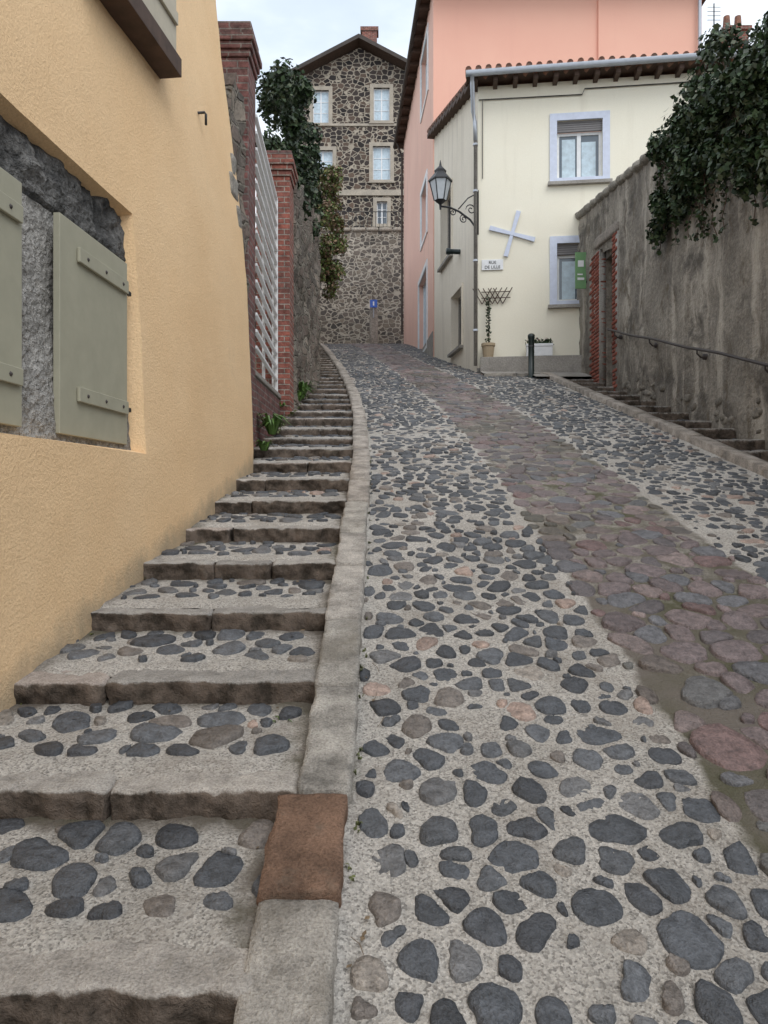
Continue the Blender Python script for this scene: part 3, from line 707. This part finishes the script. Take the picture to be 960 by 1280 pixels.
e=empty('flower_pot'); mb=MB(); p=FF.P(fpx(610),zl_,.18); mb.tube([p,p+Zv*.05,p+Zv*.24,p+Zv*.245,p+Zv*.30],[.10,.11,.135,.15,.15],'pot',14); mb.obj('pot',e)
e2=empty('planter_box'); mb=MB(); mb.box(FF,fpx(657),fpx(689),zl_,zl_+.24,.08,.28,'white'); mb.box(FF,fpx(656.4),fpx(689.6),zl_+.2,zl_+.26,.07,.29,'white'); mb.obj('box',e2,bevel=.01)
e3=empty('bollard'); mb=MB(); by=15.0; bx=(664-480)/924*by; bz=Gf(by)-.05
mb.tube([(bx,by,bz),(bx,by,bz+.78),(bx,by,bz+.80),(bx,by,bz+.86),(bx,by,bz+.89)],[.062,.062,.072,.072,.045],'dgreen',16); mb.tube([(bx,by,bz+.62),(bx,by,bz+.65)],.066,'iron',16); mb.obj('post',e3,True)
e=empty('pavement'); mb=MB()
for (x0,x1,ya,yb) in ((2.05,4.2,15.25,16.2),(3.0,4.2,14.6,15.248)):
    mb.face([(x0,ya,Gf(ya)+.015),(x1,ya,Gf(ya)+.015),(x1,yb,Gf(yb)+.015),(x0,yb,Gf(yb)+.015)],'cement')
x=2.05
while x<3.4:
    L=random.uniform(.4,.7); mb.block((x+L/2,15.22,Gf(15.22)-.07),(L-.01,.14,.18),0,.1,'kerb',(.36,.33,.29),4,.008,12,int(x*10)); x+=L
mb.obj('slab_and_edging',e)

# ---------------------------------------------------------------- pink house
e=empty('pink_house'); PF=Fr((1.38,20.7),(5.98,20.7)); PF2=Fr((5.98,20.62),(8.86,20.62)); PS=Fr((.80,30),(1.38,20.7))
def ppx(px): k=(px-480)/924; o,u=PS.o,PS.u; return (k*o.y-o.x)/(u.x-k*u.y)
def pz(px,py): return EYE+(620-py)/924*PS.P(ppx(px),0).y
ZP=15.75
mb=MB(); mb.wall(PF,0,PF.L,4,ZP,[],.1,'pink'); mb.wall(PF2,0,PF2.L,4,ZP,[],.1,'pink')
mb.face([(5.98,20.7,4),(5.98,20.62,4),(5.98,20.62,ZP),(5.98,20.7,ZP)],'pink')
h1=(ppx(527),ppx(535),pz(531,130),pz(531,60)); h2=(ppx(524),ppx(534),pz(529,440),pz(529,345)); h3=(ppx(527),ppx(534),pz(530,300),pz(530,235))
mb.wall(PS,0,PS.L,5,ZP,[h1,h2,h3],.2,'pink2')
mb.face([(8.86,20.62,4),(8.86,30,4),(8.86,30,ZP),(8.86,20.62,ZP)],'pink'); mb.face([(.8,30,4),(8.86,30,4),(8.86,30,ZP),(.8,30,ZP)],'pink'); mb.obj('walls',e)
mb=MB()
for h in (h1,h2,h3): window(mb,PS,h,.15,'white',.16,glass='curtain')
mb.box(PS,0,PS.L,5,Gf(21)+.6,0,.03,'cement')
mb.obj('windows',e)
mb=MB()
R=[(PS.P(PS.L+.7,0,.30).x,19.95),(9.3,19.95),(9.3,30.6),(PS.P(-.4,0,.30).x,30.5)]
zt=ZP+.02; top=[(4.5,25,ZP+2),(5.5,25,ZP+2)]
b=[(x,y,zt) for x,y in R]; bb=[(x,y,zt+.12) for x,y in R]
mb.face(b,'wood')
for i in range(4): mb.face([b[i],b[(i+1)%4],bb[(i+1)%4],bb[i]],'wood')
mb.face([bb[0],bb[1],top[1],top[0]],'tile'); mb.face([bb[2],bb[3],top[0],top[1]],'tile'); mb.face([bb[1],bb[2],top[1]],'tile'); mb.face([bb[3],bb[0],top[0]],'tile')
mb.obj('roof',e)
mb=MB(); mb.tube([PS.P(-.4,ZP+.02,.34),PS.P(PS.L+.6,ZP+.02,.34)],.07,'slate',10)
mb.tube([PS.P(0.1,ZP,.3),PS.P(.1,ZP-.6,.08),PS.P(.1,8,.08)],.04,'slate',8)
mb.tube([(8.75,20.5,ZP),(8.75,20.5,9)],.05,'zinc',8)
for q in np.arange(0,PS.L,.7): mb.box(PS,q,q+.09,ZP-.12,ZP+.018,.0,.28,'wood')
mb.obj('gutters',e)

# ---------------------------------------------------------------- stone house (far)
e=empty('stone_house'); Yh=40.0; m=Yh/924
def HX(px): return (px-480)*m
def HZ(py): return EYE+(620-py)*m
SF=Fr((HX(367),Yh),(HX(531),Yh)); x0=HX(367)
def hr(a,b,c_,d): return (HX(a)-x0,HX(b)-x0,HZ(d),HZ(c_))
holes=[hr(391,411,113,154),hr(467,487,110,151),hr(391,416,188,226),hr(466,488,183,225),hr(471,484,252,280)]
ZEv=HZ(101); AP=(HX(449)-x0,HZ(60))
mb=MB(); mb.wall(SF,0,SF.L,8,ZEv,holes,.2,'basalt'); mb.face([SF.P(0,ZEv),SF.P(SF.L,ZEv),SF.P(*AP)],'basalt')
for a in (0,SF.L):
    p=SF.P(a,8); q=SF.P(a,ZEv); mb.face([p,p+Vector((0,9,0)),q+Vector((0,9,0)),q],'basalt')
mb.obj('walls',e)
mb=MB()
for h in holes[:4]: window(mb,SF,h,.15,'lstone',.2,glass='curtain',bars=2,sill='lstone')
window(mb,SF,holes[4],.15,'lstone',.2,glass='glass',bars=2,sill='lstone')
mb.box(SF,0,SF.L,HZ(245),HZ(238),0,.08,'lstone')
mb.box(SF,0,SF.L,HZ(158),HZ(155),0,.05,'lstone')
z=HZ(290); i=0
while z<ZEv-.3:
    w=.5 if i%2 else .32; mb.box(SF,-.03,w,z,z+.3,-.2,.03,'lstone'); mb.box(SF,SF.L-w,SF.L+.03,z,z+.3,-.2,.03,'lstone'); z+=.31; i+=1
mb.obj('windows_and_quoins',e)
mb=MB()
for sg,ea in ((0,-.75),(1,SF.L+.75)):
    zeav=ZEv-.35
    p=[SF.P(ea,zeav,.7),SF.P(AP[0],AP[1]+.12,.7),SF.P(AP[0],AP[1]+.12,-9),SF.P(ea,zeav,-9)]; q=[v+Zv*.22 for v in p]
    mb.face(p,'wood'); mb.face(q,'slate')
    for i in range(4): mb.face([p[i],p[(i+1)%4],q[(i+1)%4],q[i]],'slate')
mb.obj('roof',e)
mb=MB()
mb.wbox(HX(452),HX(471),40.6,41.2,HZ(70),HZ(30),'brick'); mb.wbox(HX(450),HX(473),40.55,41.25,HZ(30)+.002,HZ(25),'brick'); mb.obj('chimney',e)
# retaining wall
RT=EYE+(620-288)/924*34.2
def flat_wall(name,x0,x1,y,zb,zt,k):
    mb=MB(); nx=int((x1-x0)/.3); nh=24
    for i in range(nx+1):
        for j in range(nh+1):
            x=x0+(x1-x0)*i/nx; z=zb+(zt-zb)*j/nh
            mb.v.append((x,y+.06*nz(x,0,z,1.2)+.03*nz(x,4,z,4),z)); mb.c.append((.4,.4,.4))
    for i in range(nx):
        for j in range(nh):
            a=i*(nh+1)+j; mb.f.append([a,a+nh+1,a+nh+2,a+1]); mb.m.append(mb.mi(k))
    return mb.obj(name,None,True)
e_=empty('retaining_wall')
o=flat_wall('wall_face',-12,14,34.3,6,RT,'retain'); o.parent=e_
mb=MB(); x=-12; i=0
while x<14:
    L=random.uniform(.5,.9); mb.block((x+L/2,34.5,RT+.06),(L-.01,.6,.18),0,0,'plainstone',(.36,.32,.27),3,.02,8,i); x+=L; i+=1
mb.obj('coping',e_,True)
e=empty('iron_railing'); mb=MB()
for x in np.arange(-4,2.2,.18): mb.tube([(x,34.45,RT+.14),(x,34.45,RT+.95)],.012,'iron',4)
mb.tube([(-4,34.45,RT+.95),(2.2,34.45,RT+.95)],.018,'iron',5); mb.obj('bars',e)
e=empty('blue_sign'); mb=MB(); sx=(467-480)/924*33; sz=EYE+(620-380)/924*33
mb.block((sx,33.3,EYE+(620-407)/924*33.3),(.36,.36,1.9),0,0,'plainstone',(.34,.30,.26),5,.02,8)
mb.obj('stone_post',e,True); mb=MB(); FB=Fr((sx-.16,33.0),(sx+.16,33.0)); mb.box(FB,0,.32,sz-.16,sz+.18,0,.03,'blue'); mb.box(FB,.13,.19,sz-.08,sz+.1,.031,.035,'white'); mb.tube([(sx,33.04,sz-.6),(sx,33.04,sz+.1)],.03,'zinc',8); mb.obj('panel',e)
e=empty('background_house'); mb=MB(); mb.wbox(9.7,14,21.5,28,6,13.6,'cream2'); mb.obj('walls',e)
mb=MB()
for ya,za,yb,zb in ((21.1,13.5,24.7,14.6),(28.4,13.5,24.7,14.6)):
    mb.face([(9.4,ya,za),(14.4,ya,za),(14.4,yb,zb),(9.4,yb,zb)],'tile'); mb.face([(9.4,ya,za-.12),(14.4,ya,za-.12),(14.4,yb,zb-.12),(9.4,yb,zb-.12)],'wood')
mb.obj('roof',e)
mb=MB(); mb.wbox(10.15,10.85,22,22.6,13.2,15.3,'brick'); mb.wbox(10.08,10.92,21.93,22.67,15.302,15.42,'brick')
for x in (10.33,10.67): mb.tube([(x,22.3,15.42),(x,22.3,15.9)],[.12,.09],'tile',10)
mb.obj('chimney',e)
mb=MB(); mb.tube([(9.95,22.3,13.5),(9.95,22.3,16.3)],.018,'iron',6)
for i in range(4): mb.tube([(9.75,22.3,15.8+i*.13),(10.15,22.3,15.8+i*.13)],.008,'iron',5)
mb.obj('antenna',e)

# ---------------------------------------------------------------- foliage
def leaves(mb,clumps,n,size,cols):
    for (cx,cy,cz,rx_,ry,rz) in clumps:
        k=max(8,int(n)); d=rng.normal(0,1,(k,3)); d/=np.linalg.norm(d,axis=1)[:,None]
        r=rng.uniform(.25,1.08,(k,1))**.6; P=np.array([cx,cy,cz])+d*r*np.array([rx_,ry,rz])
        nrm=d*.8+rng.normal(0,.6,(k,3))+np.array([0,0,.35]); nrm/=np.linalg.norm(nrm,axis=1)[:,None]
        a=np.cross(nrm,rng.normal(0,1,(k,3))); a/=np.linalg.norm(a,axis=1)[:,None]; b=np.cross(nrm,a)
        s=size*rng.uniform(.6,1.3,(k,1))
        V=np.stack([P-a*s*.5,P+b*s*.38-nrm*s*.05+a*s*.05,P+a*s*.62-nrm*s*.1,P-b*s*.38-nrm*s*.05+a*s*.05],1).reshape(-1,3)
        F=np.arange(k*4).reshape(-1,4)
        cc=np.array(cols)[rng.integers(0,len(cols),k)]*rng.uniform(.7,1.3,(k,1))*(.6+.5*r)
        mb.arr(V,F,np.repeat(cc,4,0),'leaf')
IV=[(.020,.042,.016),(.032,.060,.022),(.045,.080,.03),(.018,.034,.016),(.07,.09,.045)]
mb=MB(); cl=[]
for i in range(115):
    y=random.uniform(4.5,10.9); x=random.uniform(4.0,5.6); top=float(np.interp(y,[4.5,6,8,9.4,10.2,10.9],[5.1,5.8,6.75,7.1,7.15,6.85]))
    z=random.uniform(rt(y)-.15,max(rt(y)+.1,top-.05)); r=random.uniform(.15,.32); cl.append((x,y,z,r,r*1.1,r*.8))
for i in range(100):
    y=random.uniform(5.2,10.9); dr=float(np.interp(y,[5.2,7.4,8.4,9.4,10.0,10.9],[2.0,1.6,.85,.8,1.35,1.45])); z=rt(y)-random.random()**1.1*dr; r=random.uniform(.10,.22)
    cl.append((4.08-random.uniform(0,.18),y,z,r*.7,r,r*1.3))
leaves(mb,cl,200,.075,IV)
for i in range(34):
    y=random.uniform(5.4,11.0); z=rt(y)-.2; L=random.uniform(.5,1.7); n_=9
    pts=[(4.06+random.uniform(-.03,.03),y+random.uniform(-.06,.06),z-L*q/n_) for q in range(n_)]; mb.tube(pts,.006,'wood',4)
    leaves(mb,[(p[0],p[1],p[2],.05,.07,.06) for p in pts],8,.06,IV)
mb.obj('ivy')
mb=MB(); cl=[]
for i in range(66):
    y=random.uniform(10.6,14.0); x=random.uniform(-1.8,-1.22); zb=float(np.interp(y,[10,14],[5.6,6.2])); tp=float(np.interp(y,[10.6,12.5,14],[7.7,8.15,8.1]))
    z=random.uniform(zb,tp); r=random.uniform(.14,.27); cl.append((x-.02*(z-zb),y,z,r,r,r))
leaves(mb,cl,220,.075,IV); mb.obj('ivy')
mb=MB(); cl=[]
for i in range(58):
    t_=random.random(); z=9.8-2.9*t_; x=-1.60+.2*math.sin(t_*3)+random.uniform(-.36,.34)*(1-.4*t_); y=19.6+random.uniform(-.9,.7); r=random.uniform(.12,.26); cl.append((x,y,z,r,r,r))
leaves(mb,cl,150,.08,[(.11,.15,.04),(.17,.18,.055),(.15,.09,.055),(.08,.13,.035),(.22,.15,.09)])
for i in range(10): mb.tube([(-2.2,20.4,8.0),(-1.8+random.uniform(-.3,.3),20.0,9.0),(-1.6+random.uniform(-.4,.4),19.6+random.uniform(-.5,.5),9.8)],[.03,.018,.006],'wood',5)
mb.obj('hanging_shrub')
def tuft(mb,x,y,z,n,h,col,wd=.012,spread=.12):
    for i in range(n):
        a=random.uniform(0,6.28); d=Vector((math.cos(a),math.sin(a),0)); L=h*random.uniform(.5,1.1); s=Vector((-d.y,d.x,0))*wd*random.uniform(.6,1.3)
        p0=Vector((x,y,z))+d*random.uniform(0,spread*.3); p1=p0+d*L*.35+Zv*L*.7; p2=p0+d*L*.9+Zv*L*.65*random.uniform(.4,1.1)
        g=random.uniform(.6,1.4); cc=tuple(k*g for k in col)
        mb.face([p0-s,p0+s,p1+s,p1-s],'leaf',cc); mb.face([p1-s,p1+s,p2],'leaf',cc)
mb=MB()
for (px,py,y,n,h) in ((340,548,8.2,50,.30),(377,492,11.3,70,.36),(372,500,11.0,30,.2),(352,512,10.0,25,.16),(330,560,7.3,20,.14)):
    x=(px-480)/924*y; tuft(mb,x,y,Gf(y)-.0,n,h,(.10,.19,.04),.017)
for i in range(30):
    y=random.uniform(7,14); x=wallx(y)+random.uniform(.0,.06); tuft(mb,x,y,Gf(y)-.04,5,.05,(.09,.11,.03),.005,.05)
for y in (2.87,3.5,4.1,4.2,4.75,5.4): tuft(mb,wallx(y)+.02,y-.03,Gf(y)-.12,random.randint(2,5),.035,(.10,.11,.04),.004,.05)
tuft(mb,-.37,2.72,Gf(2.7)-.10,7,.05,(.09,.14,.04),.005)
for i in range(46):
    y=random.uniform(1.2,9); tuft(mb,-.09+float(c(y))+random.uniform(-.01,.015),y,Gf(y)-.045,3,.022,(.09,.10,.035),.004,.04)
mb.obj('weeds')
mb=MB()
for i in range(90):
    if random.random()<.5: y=random.uniform(1.3,7); x=-.085+random.uniform(0,.06)+float(c(y)); z=Gf(y)-.032
    else:
        n=random.randint(-1,7); q=random.uniform(.45,.62); y=Y0+PIT*n+q; x=random.uniform(wallx(y)+.05,-.32); z=Gf(Y0+PIT*n)+.012+.11*q
    a=random.uniform(0,6.28); L=random.uniform(.006,.016); d=Vector((math.cos(a),math.sin(a),random.uniform(-.1,.3)))*L; s=Vector((-math.sin(a),math.cos(a),random.uniform(-.3,.3)))*L*.5; p=Vector((x,y,z))
    g=random.uniform(.5,1.3); mb.face([p-d,p+s,p+d,p-s],'leaf',(.17*g,.12*g,.07*g))
for i in range(7):
    y=random.uniform(1.4,4.5); x=-.08+random.uniform(0,.08); z=Gf(y)-.028; a=random.uniform(1.0,2.2); L=random.uniform(.03,.09)
    mb.tube([(x,y,z),(x+math.cos(a)*L*.5+.006,y+math.sin(a)*L*.5,z+.13*L+.004),(x+math.cos(a)*L,y+math.sin(a)*L,z+.26*L)],.0012,'twig',4)
mb.obj('leaf_litter')
mb=MB(); p=FF.P(fpx(610),zl_+.3,.18); leaves(mb,[(p.x,p.y,p.z+.1+.14*i,.06,.06,.11) for i in range(7)],26,.05,IV); mb.obj('climbing_plant')
mb=MB()
for q in np.linspace(660,686,6):
    p=FF.P(fpx(q),zl_+.3,.18); leaves(mb,[(p.x,p.y,p.z,.08,.07,.09)],30,.06,IV)
    if q in (660,) or random.random()<.6: leaves(mb,[(p.x,p.y,p.z+.07,.05,.05,.05)],8,.04,[(.45,.06,.05),(.6,.5,.5)])
mb.obj('planter_flowers')

# ---------------------------------------------------------------- terrain
mb=MB(); xs=np.concatenate([np.linspace(-300,-20,8),np.linspace(-16,16,9),np.linspace(20,300,8)]); yy=np.concatenate([np.linspace(-60,-8,5),np.linspace(-4,40,23),[60,120,300]])
V=[]
for y in yy:
    for x in xs:
        z=Gf(min(y,36))-.75-(0 if y<37 else -6.0)
        V.append((x,y,z if y>-8 else Gf(-8)-.75+(y+8)*.1))
n=len(xs); F=np.array([[i*n+j,i*n+j+1,(i+1)*n+j+1,(i+1)*n+j] for i in range(len(yy)-1) for j in range(n-1)])
mb.arr(np.array(V),F,np.full((len(V),3),.2),'terrain'); mb.obj('ground')

# ---------------------------------------------------------------- light
W=bpy.data.worlds.new('World'); S.world=W; W.use_nodes=True; nt=W.node_tree; bg=nt.nodes['Background']
sk=nt.nodes.new('ShaderNodeTexSky'); sk.sky_type='NISHITA'; sk.sun_disc=False; sk.sun_elevation=math.radians(52); sk.sun_rotation=math.radians(150); sk.dust_density=2
tc=nt.nodes.new('ShaderNodeTexCoord'); mp=nt.nodes.new('ShaderNodeMapping'); mp.inputs['Scale'].default_value=(1.2,1.2,3); nt.links.new(tc.outputs['Generated'],mp.inputs[0])
no=nt.nodes.new('ShaderNodeTexNoise'); no.inputs['Scale'].default_value=2.6; no.inputs['Detail'].default_value=7; nt.links.new(mp.outputs[0],no.inputs['Vector'])
rp=nt.nodes.new('ShaderNodeValToRGB'); rp.color_ramp.elements[0].position=.3; rp.color_ramp.elements[0].color=(.8,.8,.8,1); rp.color_ramp.elements[1].position=.5; nt.links.new(no.outputs['Fac'],rp.inputs[0])
r2=nt.nodes.new('ShaderNodeValToRGB'); r2.color_ramp.elements[0].position=.35; r2.color_ramp.elements[0].color=(.66,.75,.86,1); r2.color_ramp.elements[1].position=.62; r2.color_ramp.elements[1].color=(.93,.96,1.0,1); nt.links.new(no.outputs['Fac'],r2.inputs[0])
sc=nt.nodes.new('ShaderNodeVectorMath'); sc.operation='SCALE'; sc.inputs['Scale'].default_value=9.3; nt.links.new(r2.outputs[0],sc.inputs[0])
mx=nt.nodes.new('ShaderNodeMix'); mx.data_type='RGBA'; nt.links.new(rp.outputs[0],mx.inputs[0]); nt.links.new(sk.outputs[0],mx.inputs[6]); nt.links.new(sc.outputs[0],mx.inputs[7])
nt.links.new(mx.outputs[2],bg.inputs['Color']); bg.inputs['Strength'].default_value=.15
sd=bpy.data.lights.new('sun','SUN'); sd.energy=1.4; sd.angle=math.radians(35); sd.color=(1,.975,.94); so=bpy.data.objects.new('sun',sd); S.collection.objects.link(so)
el,rot=math.radians(52),math.radians(150); dirv=Vector((math.sin(rot)*math.cos(el),math.cos(rot)*math.cos(el),math.sin(el))); so.rotation_euler=dirv.to_track_quat('Z','Y').to_euler()
S.view_settings.view_transform='Standard'; S.view_settings.look='None'; S.view_settings.exposure=0
cd=bpy.data.cameras.new('camera'); cam=bpy.data.objects.new('camera',cd); S.collection.objects.link(cam); S.camera=cam
cd.sensor_fit='VERTICAL'; cd.sensor_height=36; cd.sensor_width=27; cd.lens=26; cd.clip_end=2000; cd.clip_start=.05; cd.shift_y=-20/1280
cam.location=(0,0,EYE); cam.rotation_euler=(math.radians(90),0,0)
print('OK')
